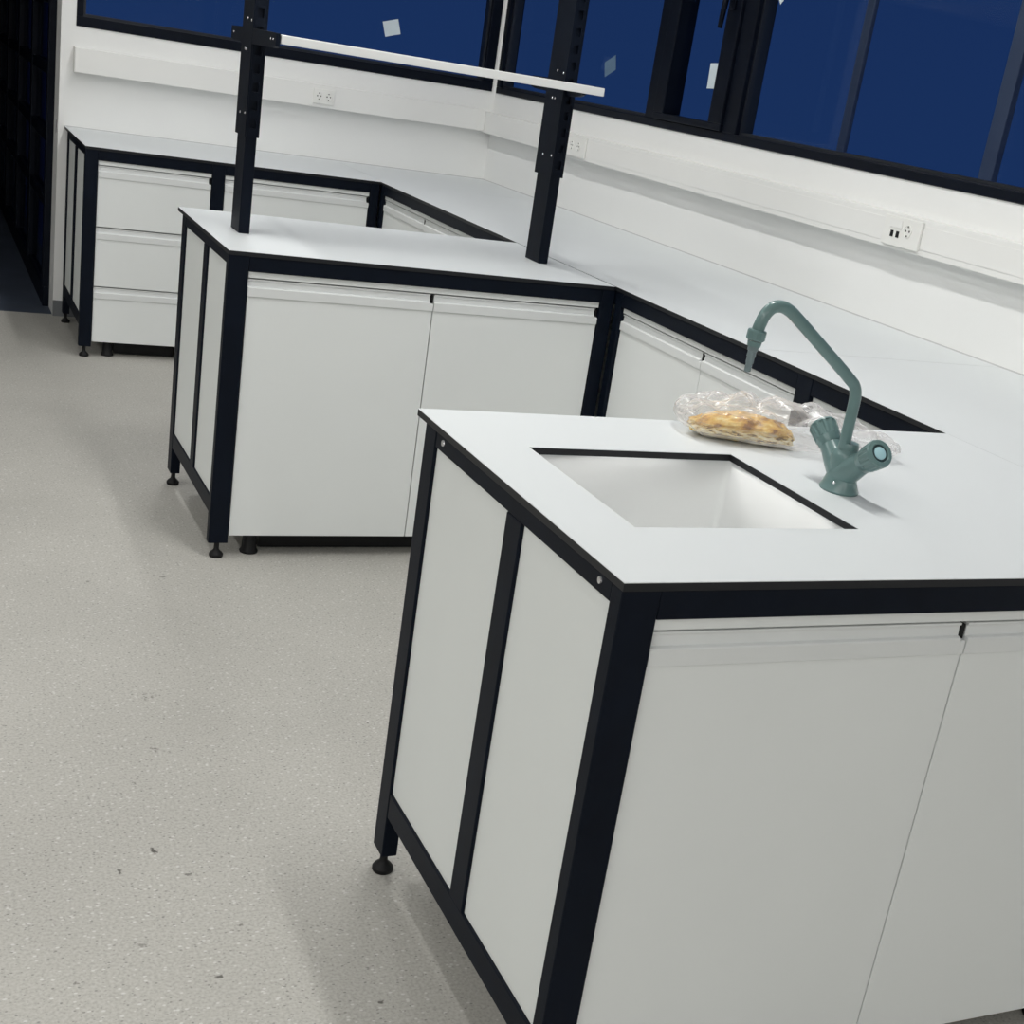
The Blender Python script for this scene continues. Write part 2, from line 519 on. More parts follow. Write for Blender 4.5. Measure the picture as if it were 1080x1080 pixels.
slab('worktop', -0.006, XW-0.006-G, MY0, MY1, 'white worktop carrying the two dark uprights of the rack')
slab('worktop', BXL, 1.208-G, BY0, YW-0.002, 'white worktop along the back wall, over the three drawers')
# the top along the window wall, in two lengths meeting at the seam
slab('worktop', XW, XR-0.002, FY0, SEAM-G, 'long white worktop under the window, nearer length beside the sink bench')
slab('worktop', XW, XR-0.002, SEAM+G, BY0-G*0, 'long white worktop under the window, farther length behind the rack')
slab('worktop', 1.208+G, XR-0.002, BY0+G*2, YW-0.002, 'white worktop piece in the far corner between both windows')

# ================================================================== BENCH FRAMES
ZA = 0.8455          # underside of front apron
ZS = 0.860          # underside of side rail
def foot_bm(x, y, ztop):
    bm = BM()
    lathe(bm, [(0.0, 0.0), (0.019, 0.0), (0.0205, 0.003), (0.0205, 0.009), (0.016, 0.015), (0.009, 0.021), (0.0075, 0.026), (0.0075, ztop)], Matrix.Translation((x, y, 0)), 22)
    return bm
def frame_post(t, x0, x1, y0, y1, z0=0.046, z1=H-TT, foot=True):
    p = bx('post', M['steel'], t, x0, x1, y0, y1, z0, z1, bev=0.002)
    if foot:
        smooth_angle(obj('levelling_foot', foot_bm((x0+x1)/2, (y0+y1)/2, z0+0.002), M['rubber'], p))
    return p
def screw(t, x, y, z):
    bm = BM()
    lathe(bm, [(0.0, 0.0), (0.0055, 0.0), (0.005, 0.002), (0.0, 0.0028)], axis_mtx((x, y, z), (-1, 0, 0)), 12)
    return obj('screw', bm, M['metal'], t)
def peninsula_frame(x0, y0, label, screws, m0, m1, p0, p1):
    t = thing('bench_frame', label, 'bench frame', (x0, y0, 0), 'dark steel bench frames')
    xe = XW
    x = x0
    TOPZ = H-TT-0.0005
    # posts of the end frame
    frame_post(t, x+0.001, x+0.058, y0+0.002, y0+0.032)
    frame_post(t, x+0.001, x+0.032, y0+p0, y0+p1)
    mid = bx('post', M['steel'], t, x+0.001, x+0.032, y0+m0, y0+m1, 0.184, ZS, bev=0.002)
    # inner corner posts
    frame_post(t, xe-0.045, xe-0.002, y0+0.002, y0+0.032)
    frame_post(t, xe-0.045, xe-0.002, y0+0.600, y0+0.650)
    # rails
    bx('rail', M['steel'], t, x+0.0585, xe-0.0455, y0+0.003, y0+0.031, ZA, TOPZ, bev=0.002)
    bx('rail', M['steel'], t, x+0.0325, xe-0.0455, y0+0.605, y0+0.648, ZA, TOPZ, bev=0.002)
    bx('rail', M['steel'], t, x+0.002, x+0.031, y0+0.0325, y0+p0-0.0005, ZS, TOPZ, bev=0.002)
    bx('rail', M['steel'], t, x+0.002, x+0.031, y0+0.0325, y0+p0-0.0005, 0.134, 0.184, bev=0.002)
    # white end panels
    bx('end_panel', M['panel'], t, x+0.007, x+0.024, y0+0.0325, y0+m0-0.0005, 0.1845, ZS-0.0005)
    bx('end_panel', M['panel'], t, x+0.007, x+0.024, y0+m1+0.0005, y0+p0-0.0005, 0.1845, ZS-0.0005)
    for sy, sz in screws:
        screw(t, x+0.002, y0+sy, sz)
    return t
peninsula_frame(0.0, FY0, 'dark steel frame with white end panels under the sink worktop, nearest the camera', [(0.066, 0.877), (0.675, 0.877)], 0.326, 0.383, 0.711, 0.764)
peninsula_frame(-0.006, MY0, 'dark steel frame with white end panels under the middle bench with the rack', [], 0.297, 0.353, 0.662, 0.721)
# frame against the back wall
t = thing('bench_frame', 'dark steel frame of the far bench with the drawers, by the back wall', 'bench frame', (BXL, BY0, 0), 'dark steel bench frames')
TOPZ = H-TT-0.0005
x, y0 = BXL, BY0
frame_post(t, x+0.001, x+0.054, y0+0.002, y0+0.032)
frame_post(t, x+0.001, x+0.032, y0+0.674, y0+0.716)
bx('post', M['steel'], t, x+0.001, x+0.032, y0+0.325, y0+0.385, 0.184, ZS, bev=0.002)
frame_post(t, 0.427, 0.482, y0+0.002, y0+0.032)
frame_post(t, XW-0.045, XW-0.002, y0+0.002, y0+0.032)
bx('rail', M['steel'], t, x+0.0545, 0.4265, y0+0.003, y0+0.031, 0.846, TOPZ, bev=0.002)
bx('rail', M['steel'], t, 0.4825, XW-0.0455, y0+0.003, y0+0.031, 0.846, TOPZ, bev=0.002)
bx('rail', M['steel'], t, x+0.002, x+0.031, y0+0.0325, y0+0.6735, ZS, TOPZ, bev=0.002)
bx('rail', M['steel'], t, x+0.002, x+0.031, y0+0.0325, y0+0.6735, 0.134, 0.184, bev=0.002)
bx('end_panel', M['panel'], t, x+0.007, x+0.024, y0+0.0325, y0+0.3245, 0.1845, ZS-0.0005)
bx('end_panel', M['panel'], t, x+0.007, x+0.024, y0+0.3855, y0+0.6735, 0.1845, ZS-0.0005)
# frame along the window wall
t = thing('bench_frame', 'dark steel frame of the long bench running under the right window', 'bench frame', (XW, 2.3, 0), 'dark steel bench frames')
for (a, b) in ((BY0-0.042, BY0-0.003), (MY1-0.001-0.07, MY1-0.03), (MY0-0.042, MY0-0.003), (1.318, 1.382), (FY1-0.05-0.05, FY1-0.05), (FY0+0.003, FY0+0.043)):
    frame_post(t, XW+0.002, XW+0.035, a, b)
prev = BY0-0.0425
for (a, b) in ((MY1-0.0305, MY1-0.0715), (MY0-0.0025, MY0-0.0425), (1.3825, 1.3175), (FY1-0.0495, FY1-0.1005), (FY0+0.0435, None)):
    bx('rail', M['steel'], t, XW+0.003, XW+0.033, a, prev, 0.846, TOPZ, bev=0.002)
    prev = b
frame_post(t, XR-0.06, XR-0.025, FY0+0.003, FY0+0.043)
bx('rail', M['steel'], t, XW+0.0355, XR-0.0605, FY0+0.005, FY0+0.035, 0.846, TOPZ, bev=0.002)

# ================================================================== CABINETS
def cabinet(label, cat, P, W, fronts, zb=0.066, ztop=0.8455, depth=0.60, body_parts=True, group=None, feet=True, thick_gap=0.0015):
    """P(u,d,z): u along the width as the viewer sees it, d into the carcass, z up"""
    t = thing('base_cabinet' if cat == 'cabinet' else 'drawer_unit', label, cat, P(W/2, depth/2, 0), group)
    def pb(bm, u0, u1, d0, d1, z0, z1, bev=0.0):
        a, b = P(u0, d0, z0), P(u1, d1, z1)
        box(bm, min(a[0], b[0]), max(a[0], b[0]), min(a[1], b[1]), max(a[1], b[1]), z0, z1, bev=bev)
    # carcass: open box of boards
    zc = max(zb, 0.066)
    bm = BM()
    pb(bm, 0.004, 0.020, 0.028, depth, zc, ztop-0.002)
    pb(bm, W-0.020, W-0.004, 0.028, depth, zc, ztop-0.002)
    pb(bm, 0.0205, W-0.0205, 0.028, depth, zc, zc+0.016)
    pb(bm, 0.0205, W-0.0205, depth-0.010, depth, zc+0.0165, ztop-0.002)
    obj('carcass', bm, M['door'], t)
    # fixed strip under the worktop rail
    bm = BM(); pb(bm, 0.0015, W-0.0015, 0.010, 0.027, 0.8285, ztop-0.0005)
    obj('filler_strip', bm, M['door'], t)
    for (kind, u0, u1, z0, z1) in fronts:
        g = thick_gap
        bm = BM(); pb(bm, u0+g, u1-g, 0.010, 0.026, z0+g, z1-0.0512, bev=0.0012)
        f = obj('door' if kind == 'door' else 'drawer_front', bm, M['door'], t)
        # J-shaped grip profile along the top edge
        zt = z1-0.0025
        prof = [(0.0065, zt-0.0475), (0.0065, zt-0.0240), (0.0078, zt-0.0220), (0.0145, zt-0.0205), (0.0160, zt-0.0055), (0.0125, zt-0.0035), (0.0125, zt), (0.0265, zt), (0.0265, zt-0.0470), (0.0105, zt-0.0485)]
        bm = BM()
        prism(bm, prof, lambda d, z, u: Vector(P(u, d, z)), u0+g, u1-0.0115)
        h = obj('grip_profile', bm, M['profile'], f)
        # plain lip closing the last centimetre, leaving a dark notch above it
        bm = BM()
        prism(bm, [(0.0065, zt-0.0475), (0.0065, zt-0.0290), (0.0085, zt-0.0265), (0.0265, zt-0.0265), (0.0265, zt-0.0470), (0.0105, zt-0.0485)], lambda d, z, u: Vector(P(u, d, z)), u1-0.0113, u1-g)
        obj('grip_profile', bm, M['profile'], f)
        bm = BM(); pb(bm, u1-0.0113, u1-g, 0.0145, 0.026, zt-0.0262, zt-0.003)  # black block standing in for the darkness inside the open notch
        obj('end_piece', bm, M['rubber'], f)
    if feet:
        for u in (0.075, W-0.075):
            for d in (0.055, depth-0.06):
                bm = BM(); c = P(u, d, 0)
                lathe(bm, [(0.0, 0.0), (0.026, 0.0), (0.028, 0.006), (0.022, 0.014), (0.019, zc)], Matrix.Translation((c[0], c[1], 0)), 20)
                smooth_angle(obj('foot', bm, M['rubber'], t))
    # black recessed plinth behind the feet, with side returns added to darken underneath
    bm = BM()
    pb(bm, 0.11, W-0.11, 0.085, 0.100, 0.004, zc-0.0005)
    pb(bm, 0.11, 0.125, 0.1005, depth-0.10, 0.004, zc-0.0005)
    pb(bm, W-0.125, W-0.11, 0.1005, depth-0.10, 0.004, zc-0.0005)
    obj('plinth_with_shade_returns', bm, M['rubber'], t)
    return t
def face_front(x0, y):          # faces the camera side (-Y)
    return lambda u, d, z: (x0+u, y+d, z)
def face_left(yr):              # faces -X; u runs towards the camera
    return lambda u, d, z: (XW+0.003+d, yr-u, z)
cabinet('white two-door cabinet under the sink worktop, nearest the camera', 'cabinet', face_front(0.0590, FY0), XW-0.046-0.0590,
        [('door', 0.0, 0.537, 0.066, 0.827), ('door', 0.537, XW-0.046-0.0590, 0.066, 0.827)], depth=0.70)
cabinet('white two-door cabinet under the middle bench with the rack', 'cabinet', face_front(0.0530, MY0), XW-0.046-0.0530,
        [('door', 0.0, 0.5490, 0.066, 0.827), ('door', 0.5490, XW-0.046-0.0530, 0.066, 0.827)])
cabinet('white three-drawer unit at the left end of the far bench', 'drawer unit', face_front(BXL+0.055, BY0), 0.426-(BXL+0.055),
        [('drawer', 0, 0.426-(BXL+0.055), 0.569, 0.827), ('drawer', 0, 0.426-(BXL+0.055), 0.312, 0.568), ('drawer', 0, 0.426-(BXL+0.055), 0.066, 0.311)], ztop=0.846, depth=0.55)
cabinet('white cabinet right of the drawers on the far bench, seen behind the left upright', 'cabinet', face_front(0.483, BY0), XW-0.046-0.483,
        [('door', 0, XW-0.046-0.483, 0.066, 0.827)], ztop=0.846, depth=0.55)
a, b = BY0-0.043, MY1-0.0305
cabinet('white cabinet under the window bench between the far bench and the middle one', 'cabinet', face_left(a), a-b,
        [('door', 0, a-4.262, 0.066, 0.827), ('door', a-4.262, (a-b)*0.72, 0.066, 0.827), ('door', (a-b)*0.72, a-b, 0.066, 0.827)], ztop=0.846)
a, b = MY0-0.043, 1.3825
cabinet('white two-door cabinet under the window bench between the middle and sink benches', 'cabinet', face_left(a), a-b,
        [('door', 0, a-1.853, 0.066, 0.827), ('door', a-1.853, a-b, 0.066, 0.827)], ztop=0.846)
a, b = 1.3175, FY1-0.0495
cabinet('narrow white cabinet under the window bench just behind the tap', 'cabinet', face_left(a), a-b,
        [('door', 0, a-b, 0.066, 0.827)], ztop=0.846)

# ================================================================== SINK BASIN
def basin():
    x0, x1, yy0, yy1 = HOLE[0]-0.004, HOLE[1]+0.004, HOLE[2]-0.004, HOLE[3]+0.004
    zt, zb = H-TT-0.0005, H-0.27
    bm = BM()
    def ring(inset, z, r):
        out = []
        a0, a1, b0, b1 = x0+inset, x1-inset, yy0+inset, yy1-inset
        for cx, cy, s in ((a1-r, b1-r, 0), (a0+r, b1-r, 1), (a0+r, b0+r, 2), (a1-r, b0+r, 3)):
            for k in range(5):
                an = (s + k/4)*math.pi/2
                out.append(bm.verts.new((cx+r*math.cos(an), cy+r*math.sin(an), z)))
        return out
    rings = [ring(0.0, zt, 0.010), ring(0.001, zt-0.10, 0.012), ring(0.003, zb+0.05, 0.016), ring(0.012, zb+0.014, 0.025), ring(0.045, zb, 0.03)]
    n = len(rings[0])
    for A, B in zip(rings, rings[1:]):
        for i in range(n):
            bm.faces.new((A[i], A[(i+1) % n], B[(i+1) % n], B[i]))
    bm.faces.new(rings[-1])
    bmesh.ops.recalc_face_normals(bm, faces=bm.faces[:])
    bmesh.ops.reverse_faces(bm, faces=bm.faces[:])
    t = thing('sink_basin', 'white rectangular sink basin set below the cut-out in the near worktop', 'sink', ((x0+x1)/2, (yy0+yy1)/2, zb))
    o = obj('bowl', bm, M['basin'], t)
    s = o.modifiers.new('wall', 'SOLIDIFY'); s.thickness = 0.005; s.offset = -1
    smooth_angle(o, 40)
    bm = BM()
    lathe(bm, [(0.0, 0.001), (0.028, 0.001), (0.036, 0.003), (0.038, 0.0005)], Matrix.Translation(((x0+x1)/2, (yy0+yy1)/2, zb)), 24)
    smooth_angle(obj('drain', bm, M['metal'], t))
basin()

# ================================================================== TAP
def tap():
    bx0, by0 = 0.614, 0.402
    t = thing('mixer_tap', 'grey-green laboratory tap with two ribbed knobs beside the sink', 'tap', (bx0, by0, H))
    bm = BM()
    # flared column
    prof = [(0.0, 0.0), (0.031, 0.0), (0.032, 0.003), (0.029, 0.010), (0.0255, 0.020), (0.0238, 0.032), (0.0242, 0.045), (0.0245, 0.058), (0.021, 0.068), (0.0165, 0.073), (0.0165, 0.080), (0.015, 0.084), (0.0, 0.084)]
    lathe(bm, prof, Matrix.Translation((bx0, by0, H)) @ Matrix.Diagonal((1.0, 1.16, 1, 1)), 32)
    for s in (1, -1):
        d = Vector((0, s*0.80, 0.60)).normalized()
        o = Vector((bx0, by0+s*0.004, H+0.032))
        tube(bm, [o, o+d*0.02, o+d*0.045, o+d*0.060], [0.0245, 0.0228, 0.0195, 0.0180], 24)
    smooth_angle(obj('tap_body', bm, M['tap'], t), 40)
    # spring-pin dot on the front of the base
    bm = BM(); lathe(bm, [(0.0, 0.0), (0.003, 0.0), (0.002, 0.0012), (0.0, 0.0015)], axis_mtx((bx0-0.0235, by0-0.014, H+0.017), (-0.8, -0.6, 0)), 10)
    obj('screw', bm, M['metal'], t)
    for s in (1, -1):
        d = Vector((0, s*0.80, 0.60)).normalized()
        o = Vector((bx0, by0+s*0.004, H+0.032)) + d*0.054
        mt = axis_mtx(o, d)
        bm = BM()
        lathe(bm, [(0.0, 0.0), (0.0185, 0.0), (0.0195, 0.0015), (0.0215, 0.0145), (0.0225, 0.0155), (0.0245, 0.040), (0.0245, 0.0405), (0.023, 0.0445), (0.017, 0.0455), (0.0155, 0.0445), (0.015, 0.0425), (0.0, 0.0425)], mt, 72, ribs=(12, 0.0018, 0.0150, 0.0401))
        k = obj('knob', bm, M['tap'], t); smooth_angle(k, 30)
        bm = BM()
        lathe(bm, [(0.0150, 0.0420), (0.0150, 0.0432), (0.0115, 0.0434), (0.0115, 0.0420)], mt, 32)
        obj('cap_ring', bm, M['tapdark'], k)
        bm = BM()
        lathe(bm, [(0.0, 0.0424), (0.0112, 0.0424), (0.0110, 0.0445), (0.009, 0.0455), (0.0, 0.0458)], mt, 28)
        smooth_angle(obj('cap', bm, M['tapcap'], k))
    # spout: riser, sloping arm, downward hook
    z = lambda dz: H+dz
    ctl = [(0.606, 0.040), (0.605, 0.072), (0.604, 0.100), (0.6045, 0.140), (0.6035, 0.164), (0.597, 0.180), (0.584, 0.191), (0.556, 0.2115),
           (0.500, 0.2510), (0.456, 0.2820), (0.440, 0.2920), (0.4235, 0.2975), (0.4075, 0.2950), (0.3965, 0.2840), (0.3905, 0.2690), (0.387, 0.2520), (0.385, 0.236)]
    hp = [Vector((a, z(b))) for a, b in ctl]
    pts = []
    for i in range(1, len(hp)-2):
        p0, p1, p2, p3 = hp[i-1], hp[i], hp[i+1], hp[i+2]
        for k in range(4):
            u = k/4
            q = 0.5*((2*p1) + (p2-p0)*u + (2*p0-5*p1+4*p2-p3)*u*u + (3*p1-p0-3*p2+p3)*u**3)
            pts.append((q.x, q.y))
    pts.append(tuple(hp[-2]))
    bm = BM()
    tube(bm, [(px, by0, pz) for px, pz in pts], 0.0098, 22)
    sp = obj('spout', bm, M['tap'], t, smooth=True); smooth_angle(sp, 50)
    bm = BM()
    hx = 0.3878
    mt = axis_mtx((hx, by0, H+0.2585), (-0.06, 0, -1))
    lathe(bm, [(0.0, 0.0), (0.0140, 0.0), (0.0152, 0.002), (0.0152, 0.014), (0.0135, 0.0165), (0.0, 0.0165)], mt, 12)
    lathe(bm, [(0.0, 0.018), (0.0115, 0.018), (0.0105, 0.026), (0.0, 0.026)], mt, 20)
    obj('collar', bm, M['tap'], sp)
    bm = BM()
    lathe(bm, [(0.0, 0.025), (0.0085, 0.025), (0.0085, 0.032), (0.0068, 0.034), (0.0072, 0.042), (0.0060, 0.044), (0.0064, 0.052), (0.0052, 0.054), (0.0055, 0.066), (0.0035, 0.067), (0.0, 0.067)], mt, 20)
    smooth_angle(obj('hose_nozzle', bm, M['nozzle'], sp))
tap()

# ================================================================== BREAD IN A PLASTIC BAG
def bread_and_bag():
    # golden folded flatbread
    c = Vector((0.590, 0.690, H))
    ang = math.atan2(-0.075, 0.20)
    R = Matrix.Rotation(ang, 4, 'Z')
    bm = BM()
    bmesh.ops.create_icosphere(bm, subdivisions=5, radius=1.0)
    for v in bm.verts:
        p = v.co.copy()
        e = 2.6
        k = (abs(p.x)**e + abs(p.y)**e + abs(p.z)**e)**(-1/e)
        q = Vector((p.x*k*0.100, p.y*k*0.041, p.z*k*0.022))
        n1 = noise.noise(q*38+Vector((3, 1, 7))); n2 = noise.noise(q*110); n3 = noise.noise(Vector((q.x*30, q.y*30, q.z*260)))
        n4 = noise.noise(q*240)
        q += p.normalized()*(n1*0.006+n2*0.0045+n4*0.0022) + Vector((p.x, p.y, 0))*n3*0.006
        q.z += 0.010*math.cos(q.x*14) - 0.006
        q.z = max(q.z, -0.0205)
        v.co = (R @ q) + c + Vector((0, 0, 0.0228))
    ma = mat('golden_crust', (0.75, 0.5, 0.2), 0.6)
    nt = ma.node_tree
    tcn = nt.nodes.new('ShaderNodeTexCoord')
    def nramp(scale, stretch, stops):
        n = nt.nodes.new('ShaderNodeTexNoise'); n.inputs['Scale'].default_value = scale; n.inputs['Detail'].default_value = 7
        mpn = nt.nodes.new('ShaderNodeMapping'); mpn.inputs['Scale'].default_value = stretch
        nt.links.new(tcn.outputs['Object'], mpn.inputs[0]); nt.links.new(mpn.outputs[0], n.inputs['Vector'])
        r = nt.nodes.new('ShaderNodeValToRGB')
        while len(r.color_ramp.elements) < len(stops): r.color_ramp.elements.new(0.5)
        for e, (p, cc) in zip(r.color_ramp.elements, stops): e.position = p; e.color = (*cc, 1)
        nt.links.new(n.outputs[0], r.inputs[0])
        return r.outputs[0]
    top = nramp(60, (0.6, 1, 1), [(0.36, (0.30, 0.12, 0.015)), (0.45, (0.66, 0.35, 0.05)), (0.56, (0.82, 0.54, 0.14)), (0.68, (0.92, 0.74, 0.36))])
    side = nramp(95, (0.5, 1, 2.2), [(0.40, (0.12, 0.06, 0.012)), (0.45, (0.60, 0.38, 0.10)), (0.52, (0.86, 0.72, 0.40)), (0.66, (0.93, 0.88, 0.70))])
    sp_ = nt.nodes.new('ShaderNodeSeparateXYZ'); nt.links.new(tcn.outputs['Object'], sp_.inputs[0])
    zz = nt.nodes.new('ShaderNodeMapRange'); zz.inputs['From Min'].default_value = 0.020; zz.inputs['From Max'].default_value = 0.032
    nt.links.new(sp_.outputs['Z'], zz.inputs['Value'])
    mxc = nt.nodes.new('ShaderNodeMix'); mxc.data_type = 'RGBA'
    nt.links.new(zz.outputs[0], mxc.inputs[0]); nt.links.new(side, mxc.inputs[6]); nt.links.new(top, mxc.inputs[7])
    nt.links.new(mxc.outputs[2], nt.nodes['Principled BSDF'].inputs['Base Color'])
    bread = obj('flatbread', bm, ma, None, smooth=True)
    bread.data.transform(Matrix.Translation(-c)); bread.location = c
    tag(bread, 'golden folded flatbread inside the clear plastic bag beside the sink', 'bread')
    # crumpled clear bag around it, its empty end trailing towards the tap's far side
    bm = BM()
    bmesh.ops.create_icosphere(bm, subdivisions=6, radius=1.0)
    cb = Vector((0.688, 0.690, H))
    for v in bm.verts:
        p = v.co.copy()
        e = 3.0
        k = (abs(p.x)**e + abs(p.y)**e + abs(p.z)**e)**(-1/e)
        u = p.x*k
        wid = 0.098 if u < 0 else 0.098-0.012*u
        hgt = 0.0335 if u < 0.1 else 0.0335*(1-0.45*min(1, (u-0.1)/0.9))
        q = Vector((u*0.215, p.y*k*wid, p.z*k*hgt))
        a = q*17+Vector((5.3, 2.2, 8)); 
        cr = abs(noise.noise(a))*0.75 + abs(noise.noise(Vector((q.x*22, q.y*34, q.z*30))))*0.42 + abs(noise.noise(q*62))*0.10
        up = 1.0 if p.z > 0 else 0.25
        q += Vector((p.x*0.5, p.y*0.5, p.z*0.9))*(cr-0.25)*0.062*up
        q.z = max(q.z, -hgt)
        q = R @ q
        v.co = q + cb + Vector((0, 0, hgt+0.0006))
        v.co.z = max(v.co.z, H+0.0006)
        if v.co.x < 0.35: pass
    ma = D.materials.new('clear_plastic_film'); ma.use_nodes = True
    nt = ma.node_tree
    nt.nodes.remove(nt.nodes['Principled BSDF'])
    tr = nt.nodes.new('ShaderNodeBsdfTransparent'); tr.inputs[0].default_value = (0.97, 0.97, 0.97, 1)
    gl = nt.nodes.new('ShaderNodeBsdfGlossy'); gl.inputs['Roughness'].default_value = 0.25
    di = nt.nodes.new('ShaderNodeBsdfTranslucent'); di.inputs[0].default_value = (0.9, 0.9, 0.9, 1)
    df = nt.nodes.new('ShaderNodeBsdfDiffuse'); df.inputs[0].default_value = (0.92, 0.885, 0.87, 1)
    lw = nt.nodes.new('ShaderNodeLayerWeight'); lw.inputs[0].default_value = 0.35
    m0 = nt.nodes.new('ShaderNodeMixShader'); m0.inputs[0].default_value = 0.5
    nt.links.new(di.outputs[0], m0.inputs[1]); nt.links.new(df.outputs[0], m0.inputs[2])
    m1 = nt.nodes.new('ShaderNodeMixShader'); m1.inputs[0].default_value = 0.22
    nt.links.new(m0.outputs[0], m1.inputs[1]); nt.links.new(gl.outputs[0], m1.inputs[2])
    mrn = nt.nodes.new('ShaderNodeMapRange'); mrn.inputs['To Min'].default_value = 0.17; mrn.inputs['To Max'].default_value = 0.70
    nt.links.new(lw.outputs['Facing'], mrn.inputs['Value'])
    m2 = nt.nodes.new('ShaderNodeMixShader')
    nt.links.new(mrn.outputs[0], m2.inputs[0]); nt.links.new(tr.outputs[0], m2.inputs[1]); nt.links.new(m1.outputs[0], m2.inputs[2])
    nt.links.new(m2.outputs[0], nt.nodes['Material Output'].inputs[0])
    bag = obj('plastic_bag', bm, ma, None, smooth=True)
    bag.data.transform(Matrix.Translation(-cb)); bag.location = cb
    tag(bag, 'crumpled clear plastic bag holding bread on the sink worktop', 'bag')
bread_and_bag()

# ================================================================== RACK ON THE MIDDLE BENCH
def rack():
    t = thing('reagent_rack', 'two dark slotted uprights with a white shelf on the middle bench', 'rack', (0.6, 2.80, H))
    for xa, xb in ((0.0895, 0.1225), (1.0665, 1.1005)):
        ya, yb = 2.742, 2.852
        up = bx('upright', M['steel'], t, xa, xb, ya, yb, H+0.0005, 1.30, bev=0.002)
        # upper slotted sleeve: open channel with rows of slots
        sa, sb, sya, syb = xa-0.004, xb+0.004, ya-0.008, yb+0.016
        bm = BM()
        z0, z1 = 1.176, 1.97
        box(bm, sa, xa-0.0005, sya, syb, z0, z1)
        box(bm, xb+0.0005, sb, sya, syb, z0, z1)
        box(bm, xa, xb, yb+0.0005, syb, z0, z1)
        zz = z0
        # front web with slots: bars left and right plus bridges
        mx_ = (xa+xb)/2
        box(bm, xa, mx_-0.008, sya, ya-0.0005, z0, z1)
        box(bm, mx_+0.008, xb, sya, ya-0.0005, z0, z1)
        k = 0
        while zz < z1-0.01:
            box(bm, mx_-0.0079, mx_+0.0079, sya, ya-0.0005, zz, min(zz+0.025, z1))
            zz += 0.05
        sl = obj('slotted_sleeve', bm, M['steel'], up)
        bx('upright_core', M['steel'], up, xa+0.002, xb-0.002, ya+0.002, yb-0.002, 1.3005, 1.95)
        # screws beside the brackets and where the sleeve starts
        for sy, sz in ((ya+0.012, 1.24), (ya+0.078, 1.237), (ya+0.012, 1.49), (ya+0.06, 1.495), (ya+0.05, 1.412), (ya+0.070, 1.412)):
            bm = BM(); lathe(bm, [(0.0, 0.0), (0.0042, 0.0), (0.003, 0.0016), (0.0, 0.002)], axis_mtx((sa, sy, sz), (-1, 0, 0)), 10)
            obj('screw', bm, M['metal'], up)
        # bracket arms: front carries the shelf, rear stands empty
        left = xa < 0.5
        ax0, ax1 = (sa+0.0005, sa+0.0125) if left else (sb-0.030, sb-0.018)
        for front in (True, False):
            bm = BM()
            if front:
                prof = [(sya-0.0005, 1.428), (sya-0.0005, 1.470), (2.452, 1.468), (2.452, 1.434), (2.48, 1.430)]
            else:
                prof = [(syb+0.0005, 1.428), (syb+0.0005, 1.470), (3.02, 1.468), (3.02, 1.434), (2.99, 1.430)]
            if not left and front:
                prof = [(sya-0.0005, 1.424), (sya-0.0005, 1.4415), (2.62, 1.4415), (2.62, 1.437), (2.65, 1.429)]
            prism(bm, prof, lambda a_, b_, u: Vector((u, a_, b_)), ax0, ax1)
            br = obj('bracket', bm, M['steel'], t)
            if left:
                for sy in ((2.48, 2.51) if front else (2.985,)):
                    bm = BM(); lathe(bm, [(0.0, 0.0), (0.0035, 0.0), (0.0025, 0.0014), (0.0, 0.0016)], axis_mtx((ax0, sy, 1.452), (-1, 0, 0)), 10)
                    obj('screw', bm, M['metal'], br)
    bm = BM(); box(bm, 0.1005, 1.064, 2.448, 2.732, 1.4425, 1.4655, bev=0.0015)
    obj('shelf_board', bm, M['shelf'], t)
rack()

# ================================================================== TRUNKING AND SOCKETS
TD = 0.058
t = thing('cable_trunking', 'white cable trunking along the back wall below the window', 'trunking', (1.0, YW, 1.149))
bx('trunking_body', M['trunk'], t, -0.075, XR-TD-0.001, YW-TD, YW-0.0005, 1.150, 1.258, bev=0.002)
bx('end_piece', M['trunk'], t, -0.0775, -0.0755, YW-TD-0.001, YW-0.0005, 1.149, 1.259)
bx('joint_cover', M['trunk'], t, 1.925, 1.948, YW-TD-0.002, YW-0.0005-TD-0.0001, 1.148, 1.260)
t = thing('cable_trunking', 'white cable trunking along the right wall below the long window', 'trunking', (XR, 2.0, 1.142))
bm = BM()
box(bm, XR-TD, XR-0.0005, -1.6, YW-0.0005, 1.142, 1.248, bev=0.002)
obj('trunking_body', bm, M['trunk'], t)
bm = BM()
box(bm, XR-TD-0.0015, XR-TD-0.0001, -1.6, YW-TD-0.003, 1.160, 1.230, bev=0.0006)
obj('trunking_lid', bm, M['trunk'], t)

def socket_round(P, cu, cz, t):
    """round recessed outlet with two pin holes; P(u, out, z)"""
    o = Vector(P(cu, 0.0105, cz)); n = Vector(P(0, 1, 0)) - Vector(P(0, 0, 0))
    bm = BM()
    lathe(bm, [(0.0, -0.0004), (0.0195, -0.0004), (0.0195, 0.0022), (0.0180, 0.0022), (0.0172, 0.0003), (0.0, 0.0003)], axis_mtx(o, n), 28)
    s = obj('outlet', bm, M['socket'], t); smooth_angle(s)
    ux = (Vector(P(1, 0, 0)) - Vector(P(0, 0, 0)))
    bm = BM()
    for du, dz in ((-0.0085, 0.001), (0.0085, 0.001)):
        lathe(bm, [(0.0, 0.0), (0.0034, 0.0), (0.0034, 0.0008), (0.0, 0.0008)], axis_mtx(o + ux*du + Vector((0, 0, dz)), n), 12)
    for dz in (0.014, -0.014):
        c_ = o + Vector((0, 0, dz))
        lathe(bm, [(0.0, 0.0), (0.0030, 0.0), (0.0030, 0.0012), (0.0, 0.0012)], axis_mtx(c_, n), 10)
    obj('pin_hole', bm, M['socket_dark'], s)
